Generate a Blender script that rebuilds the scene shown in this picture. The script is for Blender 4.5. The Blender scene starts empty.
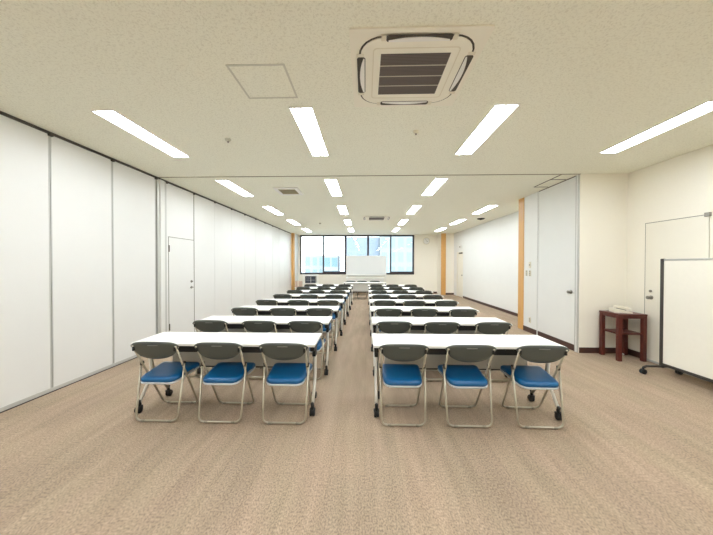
import bpy, bmesh, math, random
from mathutils import Vector, Matrix
random.seed(7)
SC = bpy.context.scene
COL = SC.collection

# ---------------------------------------------------------------- camera
cam_d = bpy.data.cameras.new('camera')
cam = bpy.data.objects.new('camera', cam_d)
COL.objects.link(cam)
SC.camera = cam
cam_d.sensor_width = 36.0
cam_d.lens = 36.0 * 292.0 / 713.0
cam_d.clip_start = 0.05
cam_d.clip_end = 300
cam.location = (0, 0, 1.456)
cam.rotation_mode = 'XYZ'
cam.rotation_euler = (math.pi / 2 - 0.0108, -0.0012, 0.0299)

# ---------------------------------------------------------------- world, exposure
SC.view_settings.view_transform = 'Standard'
SC.view_settings.look = 'None'
SC.view_settings.exposure = 0.0
SC.view_settings.gamma = 1.0
SC.view_settings.use_curve_mapping = False
try:
    SC.cycles.use_denoising = True
    SC.cycles.max_bounces = 10
    SC.cycles.diffuse_bounces = 6
    SC.cycles.transparent_max_bounces = 12
    SC.cycles.sample_clamp_indirect = 6
except Exception:
    pass
W = bpy.data.worlds.new('daylight')
SC.world = W
W.use_nodes = True
bg = W.node_tree.nodes['Background']
bg.inputs[0].default_value = (0.86, 0.94, 1.0, 1)
bg.inputs[1].default_value = 4.6
pl = bpy.data.lights.new('window_portal', 'AREA')
pl.shape = 'RECTANGLE'; pl.size = 5.8; pl.size_y = 2.0
pl.cycles.is_portal = True
po = bpy.data.objects.new('window_portal', pl)
po.location = (-0.43, 15.02, 1.95)
po.rotation_euler = (-math.pi / 2, 0, 0)
COL.objects.link(po)

LAMP = 30.0            # glow of the fluorescent tubes
H = 2.944             # ceiling height

# ---------------------------------------------------------------- materials
def mat(name, col, rough=0.6, metal=0.0, noise=0.0, nscale=20.0, bump=0.0, bscale=80.0, spec=0.5, stretch=None):
    m = bpy.data.materials.new(name); m.use_nodes = True
    nt = m.node_tree; b = nt.nodes['Principled BSDF']
    b.inputs['Base Color'].default_value = (*col, 1)
    b.inputs['Roughness'].default_value = rough
    b.inputs['Metallic'].default_value = metal
    b.inputs['Specular IOR Level'].default_value = spec
    tc = nt.nodes.new('ShaderNodeTexCoord'); mp = nt.nodes.new('ShaderNodeMapping')
    nt.links.new(tc.outputs['Object'], mp.inputs[0])
    if stretch: mp.inputs['Scale'].default_value = stretch
    n = nt.nodes.new('ShaderNodeTexNoise'); n.inputs['Scale'].default_value = nscale
    n.inputs['Detail'].default_value = 4
    nt.links.new(mp.outputs[0], n.inputs[0])
    mx = nt.nodes.new('ShaderNodeMix'); mx.data_type = 'RGBA'
    k = max(noise, 0.02)
    mx.inputs[6].default_value = (*[c * (1 - k) for c in col], 1)
    mx.inputs[7].default_value = (*[min(1, c * (1 + k)) for c in col], 1)
    nt.links.new(n.outputs[0], mx.inputs[0]); nt.links.new(mx.outputs[2], b.inputs['Base Color'])
    if bump:
        n2 = nt.nodes.new('ShaderNodeTexNoise'); n2.inputs['Scale'].default_value = bscale
        n2.inputs['Detail'].default_value = 5
        nt.links.new(mp.outputs[0], n2.inputs[0])
        bp = nt.nodes.new('ShaderNodeBump'); bp.inputs['Strength'].default_value = bump
        bp.inputs['Distance'].default_value = 0.01
        nt.links.new(n2.outputs[0], bp.inputs['Height']); nt.links.new(bp.outputs[0], b.inputs['Normal'])
    return m

def srgb(r, g, b):
    f = lambda c: ((c / 255 + 0.055) / 1.055) ** 2.4 if c > 10 else c / 255 / 12.92
    return (f(r), f(g), f(b))

M = {}
M['partition'] = mat('warm_white_partition', srgb(230, 230, 226), 0.45, noise=0.01, nscale=3)
M['wall'] = mat('cream_wallpaper', srgb(249, 245, 232), 0.8, noise=0.02, nscale=60, bump=0.08, bscale=260)
M['wall_white'] = mat('white_wall_panel', srgb(236, 237, 233), 0.5, noise=0.01, nscale=4)
M['door_cream'] = mat('cream_door_paint', srgb(244, 240, 226), 0.45, noise=0.01, nscale=4)
M['alu'] = mat('aluminium_edge', srgb(200, 200, 195), 0.4, 0.25, noise=0.03)
M['dark_line'] = mat('dark_joint', srgb(95, 88, 78), 0.7)
M['grey_line'] = mat('grey_joint', srgb(150, 146, 134), 0.7)
M['track'] = mat('dark_track', srgb(74, 70, 64), 0.55, 0.3)
M['base'] = mat('dark_brown_skirting', srgb(72, 46, 38), 0.5, noise=0.08, nscale=12)
M['wood'] = mat('yellow_oak', srgb(214, 164, 96), 0.5, noise=0.14, nscale=6, stretch=(14, 14, 1.0))
M['dark_wood'] = mat('reddish_mahogany', srgb(88, 34, 25), 0.38, noise=0.2, nscale=5, stretch=(10, 10, 1.2))
M['frame'] = mat('dark_bronze_window_frame', srgb(66, 60, 66), 0.45, 0.3)
M['top'] = mat('white_laminate', srgb(243, 242, 236), 0.32, noise=0.01)
M['edge'] = mat('white_edge_band', srgb(230, 228, 220), 0.5)
M['black'] = mat('black_plastic', srgb(12, 12, 12), 0.5)
M['rubber'] = mat('black_rubber', srgb(22, 22, 22), 0.7)
M['leg'] = mat('pale_silver_leg', srgb(228, 225, 216), 0.4, 0.2)
M['steel'] = mat('satin_silver_tube', srgb(180, 172, 154), 0.3, 0.75, noise=0.03)
M['panel_grey'] = mat('grey_modesty_panel', srgb(192, 190, 182), 0.6, noise=0.03)
M['back_grey'] = mat('grey_green_plastic', srgb(75, 79, 73), 0.36, noise=0.04, nscale=30)
M['slot'] = mat('pale_grip_slot', srgb(118, 118, 112), 0.5)
M['blue'] = mat('blue_vinyl', srgb(0, 82, 130), 0.36, noise=0.06, nscale=25, bump=0.06, bscale=400)
M['rim'] = mat('light_grey_seat_pan', srgb(200, 204, 206), 0.5)
M['white'] = mat('white_plastic', srgb(240, 239, 234), 0.45)
M['cream_plastic'] = mat('cream_plastic', srgb(244, 240, 224), 0.5)
M['beige_plastic'] = mat('beige_plastic', srgb(228, 221, 200), 0.5)
M['dark_grille'] = mat('brown_grey_grille', srgb(104, 92, 86), 0.7)
M['grille_light'] = mat('pale_grille_bar', srgb(196, 186, 170), 0.6)
M['slot_dark'] = mat('dark_air_slot', srgb(70, 62, 50), 0.7)
M['board'] = mat('glossy_white_board', srgb(240, 240, 234), 0.16, noise=0.01)
M['board_cream'] = mat('glossy_cream_board', srgb(246, 243, 230), 0.2, noise=0.01)
M['grey_board'] = mat('pale_grey_board', srgb(222, 224, 222), 0.3, noise=0.01)
M['dark_metal'] = mat('dark_grey_metal', srgb(72, 68, 64), 0.45, 0.4)
M['steel_knob'] = mat('brushed_steel', srgb(150, 146, 138), 0.3, 0.9)
M['cap'] = mat('grey_foot_cap', srgb(150, 142, 126), 0.6)
M['screen'] = mat('dark_screen', srgb(66, 70, 80), 0.25)
M['carton'] = mat('brown_carton', srgb(196, 172, 158), 0.8)
M['ceil_line'] = mat('ceiling_joint', srgb(150, 142, 118), 0.8)
M['hatch'] = mat('hatch_frame', srgb(206, 204, 189), 0.5, 0.3)
M['vent'] = mat('khaki_louvre', srgb(165, 158, 132), 0.6)

def carpet():
    m = bpy.data.materials.new('beige_carpet'); m.use_nodes = True
    nt = m.node_tree; b = nt.nodes['Principled BSDF']; N = nt.nodes.new; L = nt.links.new
    tc = N('ShaderNodeTexCoord')
    def noise(scale, st, det=4):
        mp = N('ShaderNodeMapping'); mp.inputs['Scale'].default_value = st
        L(tc.outputs['Object'], mp.inputs[0])
        n = N('ShaderNodeTexNoise'); n.inputs['Scale'].default_value = scale; n.inputs['Detail'].default_value = det
        L(mp.outputs[0], n.inputs[0]); return n.outputs[0]
    def ramp(src, a, c0, c, c1):
        r = N('ShaderNodeValToRGB'); L(src, r.inputs[0])
        r.color_ramp.elements[0].position = a; r.color_ramp.elements[0].color = (*c0, 1)
        r.color_ramp.elements[1].position = c; r.color_ramp.elements[1].color = (*c1, 1)
        return r.outputs[0]
    def mul(a, b_, f=1.0):
        x = N('ShaderNodeMix'); x.data_type = 'RGBA'; x.blend_type = 'MULTIPLY'; x.inputs[0].default_value = f
        L(a, x.inputs[6]); L(b_, x.inputs[7]); return x.outputs[2]
    base = ramp(noise(1.1, (1, 0.6, 1)), 0.35, srgb(163, 144, 124), 0.65, srgb(172, 152, 131))
    streak = ramp(noise(13, (1.0, 0.10, 1)), 0.3, (0.87, 0.87, 0.86), 0.7, (1.08, 1.07, 1.07))
    fine = ramp(noise(110, (1.0, 0.6, 1), 3), 0.33, (0.66, 0.66, 0.66), 0.68, (1.24, 1.24, 1.23))
    tint = ramp(noise(3.5, (1.0, 0.35, 1), 3), 0.38, (0.985, 1.005, 0.98), 0.62, (1.015, 0.995, 1.0))
    fine = mul(fine, tint)
    c = mul(mul(base, streak), fine)
    # carpet widths: strips along the room and tiles, each a touch different
    br = N('ShaderNodeTexBrick'); br.offset = 0.5
    br.inputs['Color1'].default_value = (0.95, 0.95, 0.95, 1); br.inputs['Color2'].default_value = (1.03, 1.02, 1.01, 1)
    br.inputs['Mortar'].default_value = (0.9, 0.9, 0.89, 1)
    br.inputs['Scale'].default_value = 1; br.inputs['Mortar Size'].default_value = 0.004
    br.inputs['Brick Width'].default_value = 1.0; br.inputs['Row Height'].default_value = 0.25
    mp = N('ShaderNodeMapping'); mp.inputs['Rotation'].default_value = (0, 0, math.pi / 2)
    L(tc.outputs['Object'], mp.inputs[0]); L(mp.outputs[0], br.inputs[0])
    c = mul(c, br.outputs[0])
    L(c, b.inputs['Base Color']); b.inputs['Roughness'].default_value = 0.85
    b.inputs['Specular IOR Level'].default_value = 0.25
    bp = N('ShaderNodeBump'); bp.inputs['Strength'].default_value = 0.3; bp.inputs['Distance'].default_value = 0.004
    L(noise(220, (1, 0.5, 1)), bp.inputs['Height']); L(bp.outputs[0], b.inputs['Normal'])
    return m
M['carpet'] = carpet()

def ceiling_mat():
    m = bpy.data.materials.new('rock_wool_ceiling'); m.use_nodes = True
    nt = m.node_tree; b = nt.nodes['Principled BSDF']; N = nt.nodes.new; L = nt.links.new
    tc = N('ShaderNodeTexCoord')
    n = N('ShaderNodeTexNoise'); n.inputs['Scale'].default_value = 70; n.inputs['Detail'].default_value = 5
    n.inputs['Distortion'].default_value = 0.8
    L(tc.outputs['Object'], n.inputs[0])
    r = N('ShaderNodeValToRGB'); L(n.outputs[0], r.inputs[0])
    r.color_ramp.elements[0].position = 0.36; r.color_ramp.elements[0].color = (*srgb(230, 229, 212), 1)
    r.color_ramp.elements[1].position = 0.5; r.color_ramp.elements[1].color = (*srgb(245, 245, 229), 1)
    L(r.outputs[0], b.inputs['Base Color'])
    b.inputs['Roughness'].default_value = 0.9
    bp = N('ShaderNodeBump'); bp.inputs['Strength'].default_value = 0.3; bp.inputs['Distance'].default_value = 0.004
    L(n.outputs[0], bp.inputs['Height']); L(bp.outputs[0], b.inputs['Normal'])
    return m
M['ceiling'] = ceiling_mat()

def emis(name, col, s):
    m = bpy.data.materials.new(name); m.use_nodes = True
    nt = m.node_tree; b = nt.nodes['Principled BSDF']
    b.inputs['Base Color'].default_value = (0.9, 0.9, 0.9, 1)
    b.inputs['Emission Color'].default_value = (*col, 1)
    b.inputs['Emission Strength'].default_value = s
    return m
M['lamp'] = emis('fluorescent_glow', (0.92, 0.975, 1.04), LAMP)

def glass():
    m = bpy.data.materials.new('window_glass'); m.use_nodes = True
    nt = m.node_tree; nt.nodes.clear(); N = nt.nodes.new
    o = N('ShaderNodeOutputMaterial'); mx = N('ShaderNodeMixShader'); t = N('ShaderNodeBsdfTransparent')
    g = N('ShaderNodeBsdfGlossy'); f = N('ShaderNodeFresnel'); f.inputs[0].default_value = 1.45
    t.inputs[0].default_value = (0.95, 0.985, 0.99, 1); g.inputs['Roughness'].default_value = 0.02
    nt.links.new(f.outputs[0], mx.inputs[0]); nt.links.new(t.outputs[0], mx.inputs[1])
    nt.links.new(g.outputs[0], mx.inputs[2]); nt.links.new(mx.outputs[0], o.inputs[0])
    return m
M['glass'] = glass()

# ---------------------------------------------------------------- mesh helpers
class MB:
    def __init__(s): s.bm = bmesh.new()
    def box(s, x0, x1, y0, y1, z0, z1, bev=0.0):
        t = bmesh.new()
        bmesh.ops.create_cube(t, size=1)
        for v in t.verts:
            v.co = Vector(((x0 + x1) / 2 + v.co.x * (x1 - x0), (y0 + y1) / 2 + v.co.y * (y1 - y0), (z0 + z1) / 2 + v.co.z * (z1 - z0)))
        if bev:
            bmesh.ops.bevel(t, geom=t.edges[:], offset=bev, segments=2, affect='EDGES', profile=0.5)
        return s.add(t)
    def add(s, t):
        me = bpy.data.meshes.new('t'); t.to_mesh(me); t.free()
        s.bm.from_mesh(me); bpy.data.meshes.remove(me); return s
    def tube(s, pts, r, n=8, closed=False, sy=1.0):
        pts = [Vector(p) for p in pts]
        rings = []
        up0 = None
        for i, p in enumerate(pts):
            if closed:
                d = (pts[(i + 1) % len(pts)] - pts[i - 1])
            else:
                d = pts[min(i + 1, len(pts) - 1)] - pts[max(i - 1, 0)]
            d.normalize()
            if up0 is None:
                up0 = Vector((0, 0, 1)) if abs(d.z) < 0.9 else Vector((0, 1, 0))
            a = (up0 - d * up0.dot(d))
            if a.length < 1e-4: a = Vector((1, 0, 0)) - d * d.x
            a.normalize(); up0 = a
            b = d.cross(a)
            rings.append([s.bm.verts.new(p + (a * math.cos(2 * math.pi * k / n) + b * math.sin(2 * math.pi * k / n) * sy) * r) for k in range(n)])
        m = len(rings)
        for i in range(m if closed else m - 1):
            A, B = rings[i], rings[(i + 1) % m]
            for k in range(n):
                s.bm.faces.new((A[k], A[(k + 1) % n], B[(k + 1) % n], B[k]))
        if not closed:
            s.bm.faces.new(rings[0][::-1]); s.bm.faces.new(rings[-1])
        return s
    def lathe(s, prof, c=(0, 0, 0), axis='Z', n=20):
        rings = []
        for r, h in prof:
            ring = []
            for k in range(n):
                a = 2 * math.pi * k / n
                p = (r * math.cos(a), r * math.sin(a), h)
                if axis == 'X': p = (h, r * math.cos(a), r * math.sin(a))
                if axis == 'Y': p = (r * math.cos(a), h, r * math.sin(a))
                ring.append(s.bm.verts.new(Vector(p) + Vector(c)))
            rings.append(ring)
        for A, B in zip(rings, rings[1:]):
            for k in range(n):
                s.bm.faces.new((A[k], A[(k + 1) % n], B[(k + 1) % n], B[k]))
        s.bm.faces.new(rings[0][::-1]); s.bm.faces.new(rings[-1])
        return s
    def prism(s, pts, z0, z1):
        lo = [s.bm.verts.new((x, y, z0)) for x, y in pts]; hi = [s.bm.verts.new((x, y, z1)) for x, y in pts]
        s.bm.faces.new(lo[::-1]); s.bm.faces.new(hi)
        for i in range(len(pts)):
            j = (i + 1) % len(pts)
            s.bm.faces.new((lo[i], lo[j], hi[j], hi[i]))
        return s
    def ringprism(s, outer, inner, z0, z1):
        n = len(outer)
        v = [[s.bm.verts.new((x, y, z)) for x, y in P] for P in (outer, inner) for z in (z0, z1)]
        ol, oh, il, ih = v
        for i in range(n):
            j = (i + 1) % n
            s.bm.faces.new((ol[i], ol[j], oh[j], oh[i])); s.bm.faces.new((il[j], il[i], ih[i], ih[j]))
            s.bm.faces.new((oh[i], oh[j], ih[j], ih[i])); s.bm.faces.new((ol[j], ol[i], il[i], il[j]))
        return s
    def build(s, name, m, parent=None, smooth=False, loc=None):
        bmesh.ops.recalc_face_normals(s.bm, faces=s.bm.faces[:])
        me = bpy.data.meshes.new(name); s.bm.to_mesh(me); s.bm.free()
        if smooth:
            for p in me.polygons: p.use_smooth = True
        me.materials.append(m)
        o = bpy.data.objects.new(name, me); COL.objects.link(o)
        if parent: o.parent = parent
        if loc: o.location = loc
        return o

def rrect(x0, x1, y0, y1, r, n=6):
    out = []
    for cx, cy, a0 in ((x1 - r, y1 - r, 0), (x0 + r, y1 - r, 90), (x0 + r, y0 + r, 180), (x1 - r, y0 + r, 270)):
        for k in range(n + 1):
            a = math.radians(a0 + 90 * k / n)
            out.append((cx + r * math.cos(a), cy + r * math.sin(a)))
    return out

def fillet(pts, r, n=5):
    pts = [Vector(p) for p in pts]; out = [pts[0]]
    for a, b, c in zip(pts, pts[1:], pts[2:]):
        d1 = (a - b).normalized(); d2 = (c - b).normalized()
        rr = min(r, (a - b).length * 0.45, (c - b).length * 0.45)
        p, q = b + d1 * rr, b + d2 * rr
        for k in range(n + 1):
            t = k / n
            out.append(p * (1 - t) ** 2 + b * 2 * t * (1 - t) + q * t * t)
    out.append(pts[-1]); return out

def tag(o, label, cat, group=None, kind=None):
    o['label'] = label; o['category'] = cat
    if group: o['group'] = group
    if kind: o['kind'] = kind
    return o
def struct(o, label=None):
    o['kind'] = 'structure'
    if label: o['label'] = label
    return o
def empty(name, loc=(0, 0, 0), rz=0):
    o = bpy.data.objects.new(name, None); COL.objects.link(o)
    o.location = loc; o.rotation_euler = (0, 0, rz); o.empty_display_size = 0.1
    return o
def copy_tree(o, parent=None):
    c = o.copy(); COL.objects.link(c); c.parent = parent
    for ch in list(o.children): copy_tree(ch, c)
    return c

XL, XR, XS, XF = -3.556, 4.288, 3.53, 4.27
YS, YB, Y0 = 4.915, 14.85, -3.6
# ---------------------------------------------------------------- room shell
struct(MB().box(XL - .3, XR + .3, Y0 - .2, YB + .3, -.1, 0).build('floor', M['carpet']), 'beige grained office carpet')
struct(MB().box(XL - .3, XR + .3, Y0 - .2, YB + .3, H, H + .1).build('ceiling', M['ceiling']), 'beige mottled rock wool ceiling')

# left: folding partition
wl = struct(MB().box(XL - .12, XL - .05, Y0, 13.86, 0, H).build('wall_left', M['partition']), 'white movable partition wall on the left')
joints = [Y0, -2.68, -1.70, -.72, .26, 1.24, 2.22, 3.20, 4.01, 4.86]
for a, b in zip(joints, joints[1:]):
    MB().box(XL - .05, XL, a + .006, b - .006, .045, H - .03).build('panel', M['partition'], wl)
    for y in (a + .004, b - .016):
        MB().box(XL - .03, XL + .003, y, y + .012, .045, H - .035).build('edge_strip', M['alu'], wl)
joints2 = [5.12, 5.965, 6.80, 7.66, 8.52, 9.38, 10.24, 11.10, 11.96, 12.82, 13.86]
for i, (a, b) in enumerate(zip(joints2, joints2[1:])):
    if i == 0:
        m = MB(); m.box(XL - .05, XL, a + .003, 5.175, .045, H - .03); m.box(XL - .05, XL, 5.17, b - .003, 1.955, H - .03)
        m.build('panel', M['partition'], wl)
    else:
        MB().box(XL - .05, XL, a + .003, b - .003, .045, H - .03).build('panel', M['partition'], wl)
MB().box(XL - .05, XL + .02, 4.875, 4.93, 0, H - .03, .004).build('end_post', M['alu'], wl)
MB().box(XL - .05, XL + .035, 4.93, 5.04, 0, H - .03, .008).build('end_post', M['partition'], wl)
MB().box(XL - .05, XL + .015, 5.045, 5.115, 0, H - .03, .004).build('end_post', M['alu'], wl)
m = MB().box(XL - .06, XL + .012, Y0, 13.86, H - .028, H)
m.build('ceiling_track', M['track'], wl)
for y in joints[1:] + joints2[:-1]:
    MB().box(XL - .02, XL + .028, y - .022, y + .022, H - .05, H - .006, .006).build('track_hanger', M['track'], wl)
MB().box(XL - .05, XL + .006, Y0, 13.86, 0.012, .05).build('bottom_seal', M['alu'], wl)
MB().box(XL - .05, XL + .004, Y0, 13.86, 0.0, .012).build('floor_gap', M['track'], wl)

d1 = struct(empty('door_1', (XL, 5.57, 0)), 'white pass door in the left partition')
MB().box(XL - .04, XL + .002, 5.185, 5.955, .03, 1.945).build('door_leaf', M['partition'], d1).matrix_parent_inverse = Matrix.Translation((-XL, -5.57, 0))
def fix(o, p):
    o.matrix_parent_inverse = Matrix.Translation(p.location).inverted(); return o
m = MB(); m.box(XL - .02, XL + .004, 5.172, 5.184, 0.03, 1.956); m.box(XL - .02, XL + .004, 5.184, 5.956, 1.946, 1.956)
fix(m.build('joint', M['grey_line'], d1), d1)
fix(MB().box(XL - .02, XL + .006, 5.956, 5.970, 0.03, H - .03).build('joint', M['grey_line'], d1), d1)
for z in (.25, 1.68):
    fix(MB().box(XL, XL + .014, 5.178, 5.196, z, z + .12, .003).build('hinge', M['dark_line'], d1), d1)
for z in (.985, 1.105):
    m = MB(); m.lathe([(.001, 0), (.026, 0), (.026, .01), (.012, .014), (.012, .03), (.001, .032)], (XL + .002, 5.865, z), 'X', 16)
    if z < 1.05: m.box(XL + .03, XL + .042, 5.78, 5.877, z - .009, z + .009, .003)
    fix(m.build('door_handle', M['steel_knob'], d1), d1)

# left corner pillar and window wall
struct(MB().box(XL - .12, XL + .02, 13.86, 13.9, 0, H).build('trim_1', M['wall_white']))
struct(MB().box(-3.62, -3.42, 13.87, 14.1, 0, H).build('trim_2', M['wood']), 'light oak pillar at the end of the left partition')
struct(MB().box(XL - .12, -3.42, 14.1, YB, 0, H).build('wall_back_left', M['wall_white']))
WX0, WX1, WZ0, WZ1 = -3.29, 2.43, .975, 2.93
m = MB()
m.box(-3.42, WX0, YB, YB + .14, 0, H); m.box(WX1, XF + .1, YB, YB + .14, 0, H)
m.box(WX0, WX1, YB, YB + .14, 0, WZ0); m.box(WX0, WX1, YB, YB + .14, WZ1, H)
struct(m.build('wall_back', M['wall']), 'cream wall with the long window at the far end')
struct(MB().box(-3.4, 3.62, YB - .012, YB, 0, .085).build('baseboard_back', M['base']))
# right rear column and walls
struct(MB().box(3.64, XF + .1, 14.2, YB, 0, H).build('wall_back_right', M['wall']))
struct(MB().box(3.65, 3.86, 14.12, 14.2, 0, H).build('trim_3', M['wood']), 'light oak pillar in the far right corner')
struct(MB().box(3.86, XF, 14.19, 14.2, 0, .085).build('baseboard_back_right', M['base']))
m = MB(); m.box(XF, XF + .1, 6.8, 12.9, 0, H); m.box(XF, XF + .1, 13.75, YB, 0, H); m.box(XF, XF + .1, 12.9, 13.75, 2.03, H)
struct(m.build('wall_right', M['wall_white']), 'white far right wall')
struct(MB().box(XF - .012, XF, 6.8, 12.85, 0, .085).build('baseboard_right', M['base']))
d4 = struct(empty('door_4', (XF, 13.32, 0)), 'cream door in the far right wall')
fix(MB().box(XF + .02, XF + .06, 12.94, 13.71, 0.005, 2.0).build('door_leaf', M['door_cream'], d4), d4)
m = MB(); m.box(XF - .006, XF + .06, 12.9, 12.94, 0, 2.03); m.box(XF - .006, XF + .06, 13.71, 13.75, 0, 2.03); m.box(XF - .006, XF + .06, 12.94, 13.71, 2.0, 2.03)
fix(m.build('door_frame', M['door_cream'], d4), d4)
fix(MB().box(XF - .06, XF + .02, 12.98, 13.3, 1.93, 1.99, .006).build('door_closer', M['dark_metal'], d4), d4)
m = MB(); m.lathe([(.001, 0), (.028, .0), (.028, -.012), (.015, -.015), (.022, -.05), (.001, -.06)], (XF + .02, 13.02, .98), 'X', 14)
fix(m.build('door_handle', M['steel_knob'], d4), d4)

# right: projecting wall block with the sliding panel (pocket for the partition)
m = MB(); m.box(XS, XR + .1, 6.06, 6.60, 0, H); m.box(3.70, XR + .1, 6.60, 6.79, 0, H); m.box(XS + .05, XR + .1, 5.0, 6.06, 0, H); m.box(XS, XR + .1, YS, 5.0, 0, H)
wm = struct(m.build('wall_middle_right', M['wall']), 'cream wall block jutting into the room on the right')
fix2 = MB().box(XS - .004, XS, 6.09, 6.60, .10, H).build('white_facing', M['wall_white'], wm)
d2 = struct(empty('door_2', (XS, 5.53, 0)), 'tall white flush door reaching the ceiling')
fix(MB().box(XS - .008, XS + .04, 5.005, 6.055, .105, H - .012).build('door_leaf', M['wall_white'], d2), d2)
fix(MB().box(XS - .014, XS + .04, 6.057, 6.085, 0, H).build('edge_post', M['wall_white'], d2), d2)
fix(MB().box(XS - .0145, XS + .03, 6.072, 6.077, .1, H).build('joint', M['dark_line'], d2), d2)
m = MB(); m.box(XS - .02, XS + .01, 4.925, 4.95, 0, H, .003); m.box(XS - .02, XS + .01, 4.98, 5.0, 0, H, .003)
fix(m.build('edge_strip', M['alu'], d2), d2)
fix(MB().box(XS - .014, XS + .01, 4.95, 4.98, 0, H).build('edge_post', M['wall_white'], d2), d2)
fix(MB().box(XS - .010, XS + .04, 5.005, 6.055, H - .014, H).build('joint', M['dark_line'], d2), d2)
m = MB(); m.lathe([(.001, 0), (.035, 0), (.035, -.008), (.014, -.012), (.014, -.03), (.026, -.04), (.024, -.06), (.001, -.065)], (XS - .008, 5.10, .99), 'X', 18)
fix(m.build('door_handle', M['steel_knob'], d2), d2)
m = MB(); m.box(XS - .012, XS, 5.0, 6.055, 0, .105); m.box(XS - .012, XS, 6.085, 6.60, 0, .105)
struct(m.build('baseboard_middle_right', M['base']))
struct(MB().box(3.515, 3.70, 6.60, 6.82, 0, H).build('trim_4', M['wood']), 'light oak pillar at the end of the right wall block')
# right near wall with door
struct(MB().box(XS, XR, YS - .012, YS, 0, .09).build('baseboard_front_right', M['base']))
DY0, DY1, DZ = 3.77, 4.61, 2.09
m = MB(); m.box(XR, XR + .1, DY1, YS + .1, 0, H); m.box(XR, XR + .1, Y0, DY0, 0, H); m.box(XR, XR + .1, DY0, DY1, DZ, H); m.box(XR + .06, XR + .1, DY0, DY1, 0, DZ)
struct(m.build('wall_front_right', M['wall']), 'cream wall at the right of the camera')
m = MB(); m.box(XR - .012, XR, DY1 + .01, YS - .012, 0, .09); m.box(XR - .012, XR, Y0, DY0 - .02, 0, .09)
struct(m.build('baseboard_front', M['base']))
d3 = struct(empty('door_3', (XR, 4.19, 0)), 'cream flush door in the right wall')
fix(MB().box(XR - .002, XR + .04, DY0 + .008, DY1 - .010, .02, DZ - .010).build('door_leaf', M['door_cream'], d3), d3)
m = MB(); m.box(XR - .001, XR + .03, DY1 - .010, DY1, 0, DZ); m.box(XR - .001, XR + .03, DY0 + .008, DY1 - .01, DZ - .010, DZ)
fix(m.build('joint', M['grey_line'], d3), d3)
fix(MB().box(XR - .012, XR + .02, DY0, DY1, 0, .03).build('threshold', M['alu'], d3), d3)
fix(MB().box(XR - .03, XR, DY0 - .02, DY0 + .04, DZ - .03, DZ + .02, .004).build('door_closer', M['steel_knob'], d3), d3)
m = MB()
m.lathe([(.001, 0), (.03, 0), (.03, -.01), (.014, -.014), (.014, -.035), (.026, -.045), (.024, -.062), (.001, -.066)], (XR - .002, 4.50, .965), 'X', 18)
m.lathe([(.001, 0), (.02, 0), (.02, -.012), (.001, -.014)], (XR - .002, 4.51, 1.06), 'X', 16)
fix(m.build('door_handle', M['steel_knob'], d3), d3)
struct(MB().box(XL - .12, XR + .1, Y0 - .1, Y0, 0, H).build('wall_behind', M['wall']))
struct(MB().box(XL, XR, Y0, Y0 + .012, 0, .09).build('baseboard_behind', M['base']))

# window units
n = 5; pw = (WX1 - WX0) / n
for i in range(n):
    a, b = WX0 + i * pw, WX0 + (i + 1) * pw
    w = struct(empty('window_%d' % (i + 1), ((a + b) / 2, YB + .06, WZ0)))
    m = MB(); t = .055 if i in (1, 4) else .03
    y0, y1 = (YB + .03, YB + .07) if i % 2 == 0 else (YB + .05, YB + .09)
    m.box(a + .012, b - .012, y0, y1, WZ0 + .01, WZ0 + .02 + (.10 if i in (1, 4) else .03))
    m.box(a + .012, b - .012, y0, y1, WZ1 - .06, WZ1 - .01)
    m.box(a, a + t * .6 + .01, y0, y1, WZ0, WZ1); m.box(b - t * .6 - .01, b, y0, y1, WZ0, WZ1)
    fix(m.build('window_frame', M['frame'], w), w)
    fix(MB().box(a + .02, b - .02, y0 + .018, y0 + .023, WZ0 + .05, WZ1 - .05).build('pane', M['glass'], w), w)
m = MB()
m.box(WX0 - .04, WX1 + .04, YB - .02, YB + .03, WZ1 - .06, WZ1 + .012)
m.box(WX0 - .04, WX0 + .02, YB - .015, YB + .03, WZ0, WZ1); m.box(WX1 - .03, WX1 + .04, YB - .015, YB + .03, WZ0, WZ1)
m.box(WX0 + 2 * pw - .05, WX0 + 2 * pw + .05, YB - .01, YB + .10, WZ0, WZ1)
m.box(WX0 + 3 * pw - .05, WX0 + 3 * pw + .05, YB - .01, YB + .10, WZ0, WZ1)
m.box(WX0 - .04, WX1 + .04, YB - .02, YB + .10, WZ0 - .03, WZ0 + .012)
struct(m.build('window_surround', M['frame']), 'dark bronze frame around the long window')

# ceiling lines and tracks
m = MB(); m.box(XL, XS, YS - .012, YS + .012, H - .006, H + .001)
struct(m.build('trim_5', M['ceil_line']), 'thin joint crossing the ceiling')
m = MB()
m.box(3.225, 3.24, YS, 5.72, H - .006, H + .001); m.box(3.225, 3.50, 5.705, 5.72, H - .006, H + .001)
m.box(3.24, 3.50, 5.215, 5.23, H - .006, H + .001)
struct(m.build('trim_6', M['dark_line']), 'dark outline of the partition pocket hatch in the ceiling')

# ---------------------------------------------------------------- outside buildings
def facade(name, x0, x1, y, z1, depth, m1, m2, nx, nz, label, wz0=-12, fr=.62):
    t = empty(name, ((x0 + x1) / 2, y, wz0)); tag(t, label, 'building')
    fix(MB().box(x0, x1, y, y + depth, wz0, z1).build('wall', m1, t), t)
    dx = (x1 - x0) / nx; fh = 1.9
    for i in range(nx):
        for k in range(nz):
            zt = z1 - .35 - k * fh
            fix(MB().box(x0 + (i + .5 - fr / 2) * dx, x0 + (i + .5 + fr / 2) * dx, y - .05, y, zt - fh * .68, zt).build('window', m2, t), t)
    return t
fA1 = mat('pale_lavender_facade', (.205, .24, .29), .7, noise=.03, nscale=.5); fA2 = mat('pale_lavender_glazing', (.19, .23, .285), .6, noise=.03)
fB1 = mat('pale_cyan_facade', (.26, .30, .31), .7, noise=.03); fB2 = mat('pale_cyan_glazing', (.20, .275, .295), .6, noise=.05)
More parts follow.
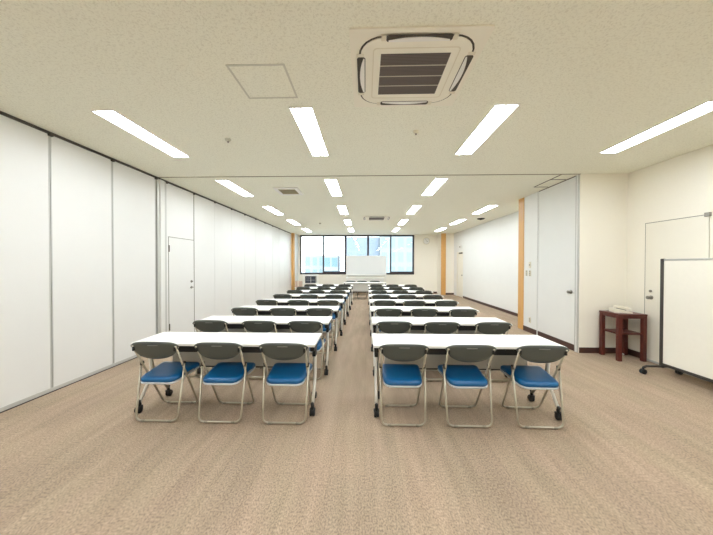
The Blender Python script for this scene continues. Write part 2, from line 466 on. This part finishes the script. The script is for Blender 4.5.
fC1 = mat('white_facade', (.30, .31, .32), .7); fC2 = mat('sky_blue_glazing', (.14, .225, .26), .6, noise=.1)
facade('office_building', -2.55, 1.95, 40, 5.2, 9, fA1, fA2, 4, 5, 'pale lavender office block seen through the middle window panes')
facade('glass_building', 1.98, 8.6, 39, 5.3, 9, fB1, fB2, 6, 5, 'pale cyan glass block seen through the right window panes')
facade('apartment_building', -6.0, -3.9, 42, 2.75, 3, fC1, fC2, 2, 5, 'white block with blue windows seen through the second pane from left', fr=.8)
facade('tower_building', -9.6, -6.35, 46, 2.9, 8, fC1, fB2, 3, 5, 'low pale block seen through the leftmost window pane')

# ---------------------------------------------------------------- ceiling lights
def make_light():
    t = empty('ceiling_light')
    L_, w = 1.235, .227
    m = MB(); o = [(-w / 2, 0), (w / 2, 0), (w / 2, L_), (-w / 2, L_)]; i = [(-w / 2 + .010, .012), (w / 2 - .010, .012), (w / 2 - .010, L_ - .012), (-w / 2 + .010, L_ - .012)]
    m.ringprism(o, i, -.010, 0.0); m.build('frame', M['white'], t)
    for s in (-1, 1):
        x0, x1 = (-w / 2 + .012, -.004) if s < 0 else (.004, w / 2 - .012)
        m = MB()
        pts = []
        for k in range(7):
            a = math.pi * k / 6
            pts.append(((x0 + x1) / 2 - (x1 - x0) / 2 * math.cos(a), -.001 - .008 * math.sin(a)))
        lo = [m.bm.verts.new((x, .014, z)) for x, z in pts]; hi = [m.bm.verts.new((x, L_ - .014, z)) for x, z in pts]
        for k in range(6): m.bm.faces.new((lo[k], lo[k + 1], hi[k + 1], hi[k]))
        m.bm.faces.new(lo); m.bm.faces.new(hi[::-1]); m.bm.faces.new((lo[0], lo[-1], hi[-1], hi[0]))
        m.build('lamp_tube', M['lamp'], t)
    MB().box(-.003, .003, .013, L_ - .013, -.008, -.001).build('divider', M['white'], t)
    return t
ORD = ['first', 'second', 'third', 'fourth', 'fifth', 'sixth', 'seventh', 'eighth']
lx = [-2.54, -.612, 1.315, 3.215]
colname = ['left wall column', 'column left of the aisle', 'column right of the aisle', 'rightmost column']
proto_l = make_light(); used = False
for k, y in enumerate([-1.92, .39, 2.755, 5.09, 7.42, 9.72, 12.02]):
    for c in range(4):
        if k == 3 and c == 3: continue
        o = copy_tree(proto_l) if used else proto_l; used = True
        o.location = (lx[c], y, H)
        if k < 2:  # two unseen rows, added to light the near part of the room
            tag(o, 'white twin tube ceiling light %s, %s' % (['far behind the camera', 'just above the camera'][k], colname[c]), 'ceiling light', 'recessed fluorescent ceiling lights')
        else:
            vis = k - 2 if c < 3 else (k - 2 if k == 2 else k - 3)
            tag(o, 'glowing twin tube ceiling light, %s from the camera in the %s' % (ORD[vis], colname[c]), 'ceiling light', 'recessed fluorescent ceiling lights')

# ---------------------------------------------------------------- air conditioner cassettes
def make_ac():
    t = empty('air_conditioner')
    S = .455
    m = MB(); m.prism(rrect(-S, S, -S, S, .012), -.022, -.0005); m.build('panel', M['cream_plastic'], t)
    R = .385
    m = MB(); m.prism(rrect(-R - .014, R + .014, -R - .014, R + .014, .17), -.024, -.022); m.build('groove', M['slot_dark'], t)
    m = MB(); m.prism(rrect(-R, R, -R, R, .155), -.034, -.0241); o = m.build('face_panel', M['cream_plastic'], t)
    m = MB(); m.ringprism(rrect(-.30, .30, -.30, .30, .03), rrect(-.292, .292, -.292, .292, .025), -.037, -.034); m.build('grille_frame', M['beige_plastic'], t)
    g = .243
    gr = MB().box(-g, g, -g, g, -.037, -.034).build('intake_grille', M['dark_grille'], t)
    m = MB()
    for k in range(1, 4):
        y = -g + 2 * g * k / 4
        m.box(-g, g, y - .005, y + .005, -.040, -.037)
    m.build('grille_bar', M['grille_light'], gr)
    m = MB()
    for k in range(32):
        y = -g + 2 * g * (k + .5) / 32
        m.box(-g, g, y - .002, y + .002, -.0385, -.037)
    m.build('grille_louvre', M['track'], gr)
    for q in range(4):
        m = MB()
        m.prism(rrect(-.215, .215, -.412, -.352, .02), -.0365, -.034)
        o = m.build('air_outlet', M['slot_dark'], t); o.rotation_euler = (0, 0, q * math.pi / 2)
        m = MB()
        n_ = 14
        top = []
        for k in range(n_ + 1):
            u = -1 + 2 * k / n_
            top.append((.20 * u, -.368 - .026 * (1 - u * u)))
        pts = [( .20 * (1 - 2 * k / n_), -.358) for k in range(n_ + 1)]
        m.prism(top + pts, -.046, -.0366)
        f = m.build('flap', M['white'], o)
        for s in (-1, 1):
            MB().box(s * .232 - .016, s * .232 + .016, -.414, -.362, -.040, -.034, .003).build('outlet_end', M['beige_plastic'], o)
    return t
ac = make_ac(); ac.location = (.351, 2.305, H); ac.scale = (1, 1, .5)
tag(ac, 'large square cassette air conditioner with brown grille above the camera', 'air conditioner', 'ceiling cassette air conditioners')
ac2 = copy_tree(ac); ac2.location = (.36, 9.42, H)
tag(ac2, 'small looking far cassette air conditioner between rows of distant lights', 'air conditioner', 'ceiling cassette air conditioners')

h = empty('ceiling_hatch', (-.823, 2.385, H)); tag(h, 'square access hatch with thin grey frame in the ceiling', 'access hatch')
a = .222
m = MB(); m.ringprism([(-a, -a), (a, -a), (a, a), (-a, a)], [(-a + .016, -a + .016), (a - .016, -a + .016), (a - .016, a - .016), (-a + .016, a - .016)], -.004, 0); m.build('frame', M['hatch'], h)
MB().box(-a + .017, a - .017, -a + .017, a - .017, -.002, -.0005).build('hatch_board', M['ceiling'], h)

v = empty('ceiling_vent', (-1.55, 5.9, H)); tag(v, 'square white air vent with khaki louvres beyond the ceiling joint', 'vent')
m = MB(); m.ringprism(rrect(-.24, .24, -.28, .28, .01), rrect(-.17, .17, -.21, .21, .01), -.022, 0); m.build('frame', M['white'], v)
MB().box(-.17, .17, -.21, .21, -.006, -.001).build('backing', M['vent'], v)
m = MB()
for k in range(9): m.box(-.17, .17, -.205 + k * .047, -.195 + k * .047, -.018, -.006)
m.build('louvre', M['vent'], v)

def detector(loc, label, r, m1):
    t = empty('smoke_detector', loc); tag(t, label, 'smoke detector', 'small round ceiling fittings')
    MB().lathe([(r, 0), (r, -.012), (r * .8, -.022), (r * .3, -.03)], n=20).build('housing', m1, t, True)
    MB().lathe([(r * .35, -.02), (r * .3, -.042), (.002, -.045)], n=14).build('sensor', M['grey_line'], t, True)
detector((-1.633, 3.44, H), 'small round detector on the ceiling left of the near middle light', .034, M['hatch'])
detector((.564, 3.292, H), 'small pale round fitting on the ceiling beyond the large air conditioner', .03, M['beige_plastic'])
detector((-1.63, 10.49, H), 'tiny round fitting on the far ceiling left of the distant lights', .045, M['vent'])
t = empty('ceiling_fitting', (3.74, 9.58, H)); tag(t, 'small black oval fitting on the far ceiling near the right wall', 'ceiling fitting')
MB().lathe([(.12, 0), (.12, -.012), (.09, -.03), (.01, -.035)]).build('ring', M['black'], t, True)
MB().lathe([(.05, -.03), (.045, -.045), (.002, -.05)]).build('cover', M['rubber'], t, True)

# ---------------------------------------------------------------- folding chair
def make_chair():
    t = empty('folding_chair')
    r = .0098
    def loop(y0, z0, xt, y1, z1, xb, name, mt):
        pts = [(-xt, y1, z1), (-xb, y0, z0 + r), (xb, y0, z0 + r), (xt, y1, z1)]
        return MB().tube(fillet(pts, .055), r, 8).build(name, mt, t, True)
    rear = loop(-.208, .006, .209, -.115, .52, .195, 'rear_frame', M['steel'])
    front = loop(.155, .006, .198, -.235, .715, .182, 'front_frame', M['steel'])
    for y, f in ((-.208, rear), (.155, front)):
        for s in (-1, 1):
            MB().tube([(s * .125 - .016, y, .0145), (s * .125 + .016, y, .0145)], .0115, 8).build('foot_cap', M['cap'], f, True)
    # seat
    def outline(g):
        P = []
        yr, yf, wr, wf = -.215 - g, .175 + g, .172 + g, .196 + g
        def side(y): return wr + (wf - wr) * (y - yr) / (yf - yr)
        R = .075
        for k in range(9):
            a = -math.pi / 2 + math.pi / 2 * k / 8
            P.append((side(yr) - R * .9 + R * .9 * math.cos(a), yr + R + R * math.sin(a)))
        for k in range(7):
            a = math.pi / 2 * k / 6; R2 = .035
            P.append((side(yf) - R2 + R2 * math.cos(a), yf - R2 + R2 * math.sin(a)))
        Q = [(-x, y) for x, y in P[::-1]]
        return P + Q
    def stack(levels, name, mt, par):
        m = MB(); prev = None
        for g, z, bow in levels:
            ring = [m.bm.verts.new((x, y, z - .026 + .07 * y + bow * ((x / .2) ** 2))) for x, y in outline(g)]
            if prev:
                for i in range(len(ring)):
                    j = (i + 1) % len(ring); m.bm.faces.new((prev[i], prev[j], ring[j], ring[i]))
            else: m.bm.faces.new(ring[::-1])
            prev = ring
        m.bm.faces.new(prev)
        return m.build(name, mt, par, True)
    pan = stack([(-.02, .388, .004), (.0, .394, .004), (.004, .405, .004), (.0, .412, .004)], 'seat_pan', M['rim'], t)
    pad = stack([(-.002, .410, .004), (.003, .418, .004), (.003, .436, .004), (-.006, .448, .004), (-.025, .454, .002), (-.06, .452, 0)], 'seat_pad', M['blue'], t)
    # backrest shell
    m = MB(); NU, NV, th = 22, 6, .007
    F, B = [], []
    for i in range(NU + 1):
        u = -1 + 2 * i / NU
        zt = .757 - .012 * u * u - .035 * abs(u) ** 8
        zb = .586 + .062 * abs(u) ** 2.2 + .045 * abs(u) ** 8
        f_, b_ = [], []
        for k in range(NV + 1):
            v = k / NV; z = zb + (zt - zb) * v
            x = u * (.214 + .012 * v)
            y = -.245 + (.755 - z) * .30 - .022 * (1 - u * u) + .010
            e = th * min(1, (1 - abs(2 * v - 1)) * 5 + .35)
            f_.append(m.bm.verts.new((x, y + e, z))); b_.append(m.bm.verts.new((x, y - e, z)))
        F.append(f_); B.append(b_)
    for i in range(NU):
        for k in range(NV):
            m.bm.faces.new((F[i][k], F[i + 1][k], F[i + 1][k + 1], F[i][k + 1]))
            m.bm.faces.new((B[i][k], B[i][k + 1], B[i + 1][k + 1], B[i + 1][k]))
        for k in (0, NV):
            m.bm.faces.new((F[i][k], B[i][k], B[i + 1][k], F[i + 1][k]))
    for i in (0, NU):
        for k in range(NV): m.bm.faces.new((F[i][k], F[i][k + 1], B[i][k + 1], B[i][k]))
    back = m.build('backrest', M['back_grey'], t, True)
    m = MB(); m.tube([(-.046, -.253, .722), (0, -.2565, .7215), (.046, -.253, .722)], .0045, 6); m.build('grip_slot', M['slot'], back, True)  # pale bar paints the highlight along the grip slot
    for s in (-1, 1):
        MB().box(s * .192 - .009, s * .192 + .009, -.240, -.218, .665, .705, .004).build('back_bracket', M['black'], t)
        MB().box(s * .202 - .013, s * .202 + .011, -.130, -.100, .495, .535, .005).build('hinge', M['dark_metal'], t)
        MB().tube([(s * .205, -.150, .33), (s * .20, -.08, .405), (s * .19, .06, .400)], .006, 6).build('seat_link', M['steel'], t, True)
    return t

# ---------------------------------------------------------------- folding table with casters
def make_table(wd=1.77):
    t = empty('folding_table')      # origin: floor, centre of the top
    hw, d = wd / 2, .235
    top = MB().box(-hw, hw, -d, d, .676, .70, .003).build('tabletop', M['top'], t)
    MB().box(-hw - .0015, hw + .0015, -d - .0015, d + .0015, .679, .6965).build('edge_band', M['edge'], top)
    m = MB(); x = hw - .14
    m.box(-x, x, -.17, .16, .600, .606); m.box(-x, x, -.17, -.162, .600, .672); m.box(-x, x, .152, .16, .600, .672)
    m.box(-x, -x + .01, -.162, .152, .618, .672); m.box(x - .01, x, -.162, .152, .618, .672)
    m.build('under_shelf', M['black'], t)
    MB().box(-hw + .13, hw - .13, .178, .190, .345, .662, .003).build('modesty_panel', M['panel_grey'], t)
    MB().box(-hw + .13, hw - .13, .174, .194, .332, .347, .003).build('panel_rail', M['dark_metal'], t)
    MB().tube([(-hw + .06, -.01, .30), (hw - .06, -.01, .30)], .012, 8).build('stretcher', M['steel'], t, True)
    for s in (-1, 1):
        x = s * (hw - .032)
        MB().box(x - .022, x + .018, -.17, .03, .615, .676, .006).build('fold_bracket', M['black'], t)
        MB().box(x - .017, x + .017, -.085, -.0, .54, .65, .006).build('fold_joint', M['black'], t)
        leg = MB().tube(fillet([(x, -.03, .60), (x, .0, .32), (x, -.165, .098)], .10), .0155, 8).build('leg', M['leg'], t, True)
        leg2 = MB().tube(fillet([(x - s * .004, -.03, .60), (x - s * .01, .01, .34), (x - s * .045, .185, .098)], .10), .0145, 8).build('leg', M['steel'], t, True)
        xo = x
        for y, lg, q in ((-.165, leg, -1), (.185, leg2, 1)):
            x = xo if q < 0 else xo - s * .045
            m = MB(); m.tube([(x, y - .012 * q * -1, .12), (x, y, .085), (x, y + .012 * q, .055)], .016, 8)
            m.box(x - .027, x + .027, y + .002 * q - .016, y + .002 * q + .016, .045, .072, .006)
            c = m.build('caster', M['black'], lg, True)
            m = MB()
            for sx in (-.012, .012):
                m.lathe([(.010, -.011), (.029, -.011), (.033, -.006), (.033, .006), (.029, .011), (.010, .011)], (x + sx, y + .014 * q, .0335), 'X', 18)
            m.build('wheel', M['rubber'], c, True)
    return t

proto_t = make_table(); proto_c = make_chair()
rows = [3.19, 4.22, 5.28, 6.33, 7.42, 8.53, 9.70, 10.88]
cj = random.Random(3)
CX = {-1: (-1.360, [-1.918, -1.330, -.736]), 1: (.963, [.345, .934, 1.560])}
first_t = first_c = True
for i, yf in enumerate(rows):
    for s in (-1, 1):
        side = 'left' if s < 0 else 'right'
        o = proto_t if first_t else copy_tree(proto_t); first_t = False
        xc = CX[s][0] + (0.0 if i == 0 else cj.uniform(-.012, .012)) + (.004 * i)
        o.location = (xc, yf - .235, 0)
        if i == 0:
            lab = 'long white folding table on casters, nearest the camera on the %s of the aisle' % side
        elif i == 7:
            lab = 'long white folding table farthest from the camera on the %s of the aisle' % side
        else:
            lab = 'long white folding table, %s from the camera on the %s of the aisle' % (ORD[i], side)
        tag(o, lab, 'table', 'rows of white folding tables')
        for j, x in enumerate(CX[s][1]):
            c = proto_c if first_c else copy_tree(proto_c); first_c = False
            if i == 0:
                x_, y_, rz = x, 2.822, 0
                if s > 0 and j == 2: rz = -.02
            else:
                x_ = x + (cj.uniform(-.02, .02) if j == 1 else (-.045 if j == 0 else -.018) * (1 if s < 0 else 0) + (.014 if s > 0 and j == 0 else 0) + cj.uniform(-.01, .01)) + .004 * i; y_ = yf - .372 + cj.uniform(-.012, .012); rz = cj.uniform(-.03, .03)
            c.location = (x_, y_, 0); c.rotation_euler = (0, 0, rz)
            end = ['wall end', 'middle', 'aisle end'][j] if s < 0 else ['aisle end', 'middle', 'wall end'][j]
            look = 'blue seated folding chair with grey back' if i < 2 else 'dark grey backed folding chair'
            rn = 'nearest' if i == 0 else ORD[i] if i < 7 else 'farthest'
            tag(c, '%s, %s seat of the %s %s table' % (look, end, rn, side), 'chair', 'folding chairs at the rows of tables')
# front table facing the rows
o = copy_tree(proto_t); o.location = (-.01, 12.15, 0); o.rotation_euler = (0, 0, math.pi)
tag(o, 'long white folding table standing alone across the aisle before the window', 'table')
if 'group' in o: del o['group']
for x, nm in ((-.62, 'left'), (-.14, 'middle'), (.41, 'right')):
    c = copy_tree(proto_c); c.location = (x, 12.29, 0); c.rotation_euler = (0, 0, math.pi)
    tag(c, '%s folding chair behind the lone front table, facing the rows' % nm, 'chair', 'folding chairs at the lone front table')

# ---------------------------------------------------------------- far end objects
wb = empty('whiteboard', (.04, 14.25, 0)); tag(wb, 'pale grey mobile whiteboard standing in front of the far window', 'whiteboard')
MB().box(-.95, .97, -.012, .012, .96, 1.86, .003).build('board', M['grey_board'], wb)
m = MB(); m.box(-.965, .985, -.02, .02, 1.855, 1.875, .004); m.box(-.965, .985, -.02, .02, .94, .965, .004)
m.box(-.97, -.945, -.02, .02, .94, 1.875, .004); m.box(.96, .985, -.02, .02, .94, 1.875, .004)
m.build('board_frame', M['white'], wb)
MB().box(-.9, .92, -.09, -.02, .90, .925, .004).build('pen_tray', M['alu'], wb)
for s in (-.93, .95):
    lg = MB().tube([(s, .03, .06), (s, .03, 1.6)], .018, 8).build('leg', M['white'], wb, True)
    MB().tube([(s, -.20, .06), (s, .30, .06)], .018, 8).build('foot', M['white'], lg, True)
    for y in (-.19, .29):
        MB().lathe([(.01, -.012), (.026, -.012), (.026, .012), (.01, .012)], (s, y, .027), 'X', 14).build('caster', M['rubber'], lg, True)
MB().tube([(-.93, .03, .30), (.95, .03, .30)], .014, 8).build('crossbar', M['white'], wb, True)
# white low desk behind the lone table
dk = empty('front_desk', (.0, 13.74, 0)); tag(dk, 'low white desk front between the lone table and the whiteboard', 'desk')
MB().box(-.90, .88, -.2, .2, .80, .828, .003).build('desktop', M['top'], dk)
for s in (-.87, .85):
    MB().box(s - .015, s + .015, -.18, .18, 0, .80, .003).build('side_panel', M['white'], dk)
MB().box(-.855, .835, -.165, -.15, .25, .80).build('modesty_panel', M['white'], dk)

av = empty('equipment_trolley', (-2.54, 13.6, 0)); tag(av, 'white trolley holding dark faced equipment below the left window pane', 'trolley')
m = MB()
for x in (-.31, .31):
    for y in (-.2, .2): m.tube([(x, y, .06), (x, y, .98)], .014, 8)
m.build('upright', M['white'], av, True)
for z in (.14, .56, .93):
    MB().box(-.33, .33, -.22, .22, z, z + .025, .003).build('shelf', M['white'], av)
MB().box(-.24, .24, -.19, .16, .586, .90, .01).build('equipment_case', M['screen'], av)
m = MB(); m.box(-.22, .22, -.197, -.189, .72, .73); m.box(-.22, -.0, -.197, -.189, .82, .83); m.box(.02, .04, -.197, -.189, .60, .88)
m.build('front_trim', M['alu'], av)
for x in (-.31, .31):
    for y in (-.2, .2):
        MB().lathe([(.01, -.012), (.028, -.012), (.028, .012), (.01, .012)], (x, y, .029), 'X', 14).build('caster', M['rubber'], av, True)
bx = empty('carton', (-3.10, 13.55, 0)); tag(bx, 'small brownish carton on a white stool by the left oak pillar', 'box')
bx.location.z = .39
MB().box(-.14, .14, -.15, .15, 0, .28, .004).build('box_body', M['carton'], bx)
MB().box(-.02, .02, -.152, .152, .05, .283).build('tape', M['beige_plastic'], bx)
st = empty('stool', (-3.10, 13.55, 0)); tag(st, 'low white stool under the brownish carton by the left oak pillar', 'stool')
MB().box(-.17, .17, -.17, .17, .36, .389, .006).build('seat', M['white'], st)
for x in (-.14, .14):
    for y in (-.14, .14): MB().tube([(x, y, 0), (x, y, .36)], .013, 8).build('leg', M['alu'], st, True)

ck = empty('wall_clock', (3.08, YB, 2.64)); tag(ck, 'round white wall clock right of the far window', 'clock')
MB().lathe([(.001, 0), (.175, 0), (.18, -.02), (.17, -.035), (.155, -.035), (.155, -.02)], axis='Y', n=32).build('rim', M['beige_plastic'], ck, True)
MB().lathe([(.001, -.019), (.154, -.019), (.154, -.023), (.001, -.024)], axis='Y', n=32).build('dial', M['white'], ck)
m = MB(); m.tube([(0, -.028, 0), (.075, -.028, -.045)], .005, 6); m.build('hour_hand', M['dark_metal'], ck)
m = MB(); m.tube([(0, -.030, 0), (-.05, -.030, .11)], .004, 6); m.build('minute_hand', M['dark_metal'], ck)
for k in range(12):
    a = math.pi * k / 6; MB().box(.138 * math.cos(a) - .005, .138 * math.cos(a) + .005, -.026, -.023, .138 * math.sin(a) - .005, .138 * math.sin(a) + .005).build('hour_mark', M['dark_metal'], ck)

sb = empty('wall_fitting', (XF, 13.17, 2.24)); tag(sb, 'small grey box fixed above the far right door', 'wall fitting')
MB().box(-.05, 0, -.11, .11, -.06, .06, .006).build('housing', M['white'], sb)
MB().box(-.056, -.05, -.05, .05, -.03, .03).build('cover', M['grey_line'], sb)

# switches and outlet on the white wall by the oak pillar
def plate(name, y, z, w, hh, label, n_, cat):
    t = empty(name, (XS - .004, y, z)); tag(t, label, cat)
    MB().box(-.009, 0, -w / 2, w / 2, -hh / 2, hh / 2, .003).build('cover_plate', M['beige_plastic'], t)
    for k in range(n_):
        zz = (k - (n_ - 1) / 2) * hh * .34
        MB().box(-.013, -.009, -w * .24, w * .24, zz - hh * .11, zz + hh * .11, .001).build('rocker' if cat != 'outlet' else 'socket', M['grey_line'], t)
plate('thermostat', 6.36, 1.447, .08, .13, 'small wall control above the light switches by the oak pillar', 1, 'wall control')
plate('light_switch', 6.35, 1.27, .075, .12, 'light switch plate nearest the tall white door', 3, 'light switch')
plate('light_switch', 6.48, 1.27, .075, .12, 'light switch plate nearest the oak pillar', 3, 'light switch')
plate('power_outlet', 6.345, .27, .075, .12, 'power outlet low on the wall by the oak pillar', 2, 'outlet')

# ---------------------------------------------------------------- telephone table
tx0, tx1, ty0, ty1, th = 3.806, 4.224, 4.487, 4.862, .712
tb = empty('side_table', ((tx0 + tx1) / 2, (ty0 + ty1) / 2, 0)); tag(tb, 'dark reddish wooden telephone table in the right corner', 'side table')
cx, cy = (tx1 - tx0) / 2, (ty1 - ty0) / 2
MB().box(-cx, cx, -cy, cy, th - .028, th, .003).build('tabletop', M['dark_wood'], tb)
m = MB(); m.box(-cx + .03, cx - .03, -cy + .012, -cy + .03, th - .07, th - .028); m.box(-cx + .012, -cx + .03, -cy + .03, cy - .03, th - .07, th - .028)
m.box(-cx + .03, cx - .03, cy - .03, cy - .012, th - .07, th - .028); m.box(cx - .03, cx - .012, -cy + .03, cy - .03, th - .07, th - .028)
m.build('apron', M['dark_wood'], tb)
for a in (-1, 1):
    for b in (-1, 1):
        MB().box(a * (cx - .03) - .027, a * (cx - .03) + .027, b * (cy - .03) - .027, b * (cy - .03) + .027, 0, th - .029, .003).build('leg', M['dark_wood'], tb)
MB().box(-cx + .03, cx - .03, -cy + .03, cy - .03, .395, .42, .002).build('shelf', M['dark_wood'], tb)

ph = empty('telephone', (3.99, 4.68, th), 1.25); tag(ph, 'cream desk telephone on the dark wooden side table', 'telephone')
m = MB()
prof = [(-.11, 0), (.11, 0), (.11, .062), (.06, .058), (-.09, .024), (-.11, .018)]
lo = [m.bm.verts.new((-.10, y, z)) for y, z in prof]; hi = [m.bm.verts.new((.10, y, z)) for y, z in prof]
m.bm.faces.new(lo); m.bm.faces.new(hi[::-1])
for i in range(len(prof)):
    j = (i + 1) % len(prof); m.bm.faces.new((lo[i], hi[i], hi[j], lo[j]))
m.build('phone_base', M['cream_plastic'], ph)
m = MB(); m.tube(fillet([(-.062, -.10, .055), (-.062, -.07, .072), (-.062, .07, .098), (-.062, .11, .088)], .03), .021, 10); m.build('handset', M['cream_plastic'], ph, True)
m = MB()
for i in range(3):
    for k in range(4):
        y = -.07 + k * .03; z = .030 + (y + .09) * .227
        m.box(-.012 + i * .03, .008 + i * .03, y, y + .018, z - .004, z + .006)
m.build('keypad', M['grey_line'], ph)
m = MB()
pts = []
for k in range(60):
    a = k * .9; pts.append((-.085 + .008 * math.cos(a) - k * .0006, -.11 + k * .0035 , .012 + .008 * math.sin(a)))
m.tube(pts, .0025, 5); m.build('cord', M['cream_plastic'], ph, True)

wp = empty('wall_socket', (4.215, YS, .37)); wp.location = (4.255, YS, .37); tag(wp, 'round white plug on the wall behind the telephone table', 'outlet')
MB().lathe([(.001, 0), (.030, 0), (.030, -.03), (.024, -.05), (.001, -.055)], axis='Y').build('plug', M['white'], wp, True)
MB().tube([(0, -.03, -.02), (.0, -.04, -.12), (.0, -.035, -.26)], .005, 6).build('cord', M['white'], wp, True)
fj = empty('floor_jack', (4.13, 4.83, 0)); tag(fj, 'tiny white connector box on the carpet behind the telephone table', 'connector')
MB().box(-.045, .045, -.02, .02, 0, .022, .004).build('housing', M['white'], fj)
MB().box(-.02, .02, -.024, -.02, .005, .016).build('port', M['grey_line'], fj)

# ---------------------------------------------------------------- mobile board at the right
bs = empty('mobile_board', (3.945, 3.99, 0)); tag(bs, 'tall white mobile board with dark post beside the cream door', 'display board')
LB = 1.86
for yy in (0, -LB):
    ps = MB().box(-.017, .017, yy - .02, yy + .02, .09, 1.535, .004).build('post', M['dark_metal'], bs)
    MB().tube([(-.24, yy, .085), (-.20, yy, .105), (.18, yy, .105), (.225, yy, .085)], .016, 8).build('foot', M['dark_metal'], ps, True)
    for x in (-.24, .225):
        m = MB(); m.tube([(x, yy, .09), (x, yy, .05)], .012, 8)
        for q in (-.014, .014):
            m.lathe([(.008, -.008), (.034, -.008), (.034, .008), (.008, .008)], (x, yy + q, .035), 'Y', 16)
        m.build('caster', M['rubber'], ps, True)
MB().tube([(0, .0, 1.52), (0, -LB, 1.52)], .012, 8).build('top_rail', M['alu'], bs, True)
MB().box(-.015, .015, -LB + .02, -.02, .118, .155, .004).build('bottom_rail', M['dark_metal'], bs)
MB().box(-.008, .008, -LB + .02, -.02, .155, 1.508, .002).build('board', M['board_cream'], bs)
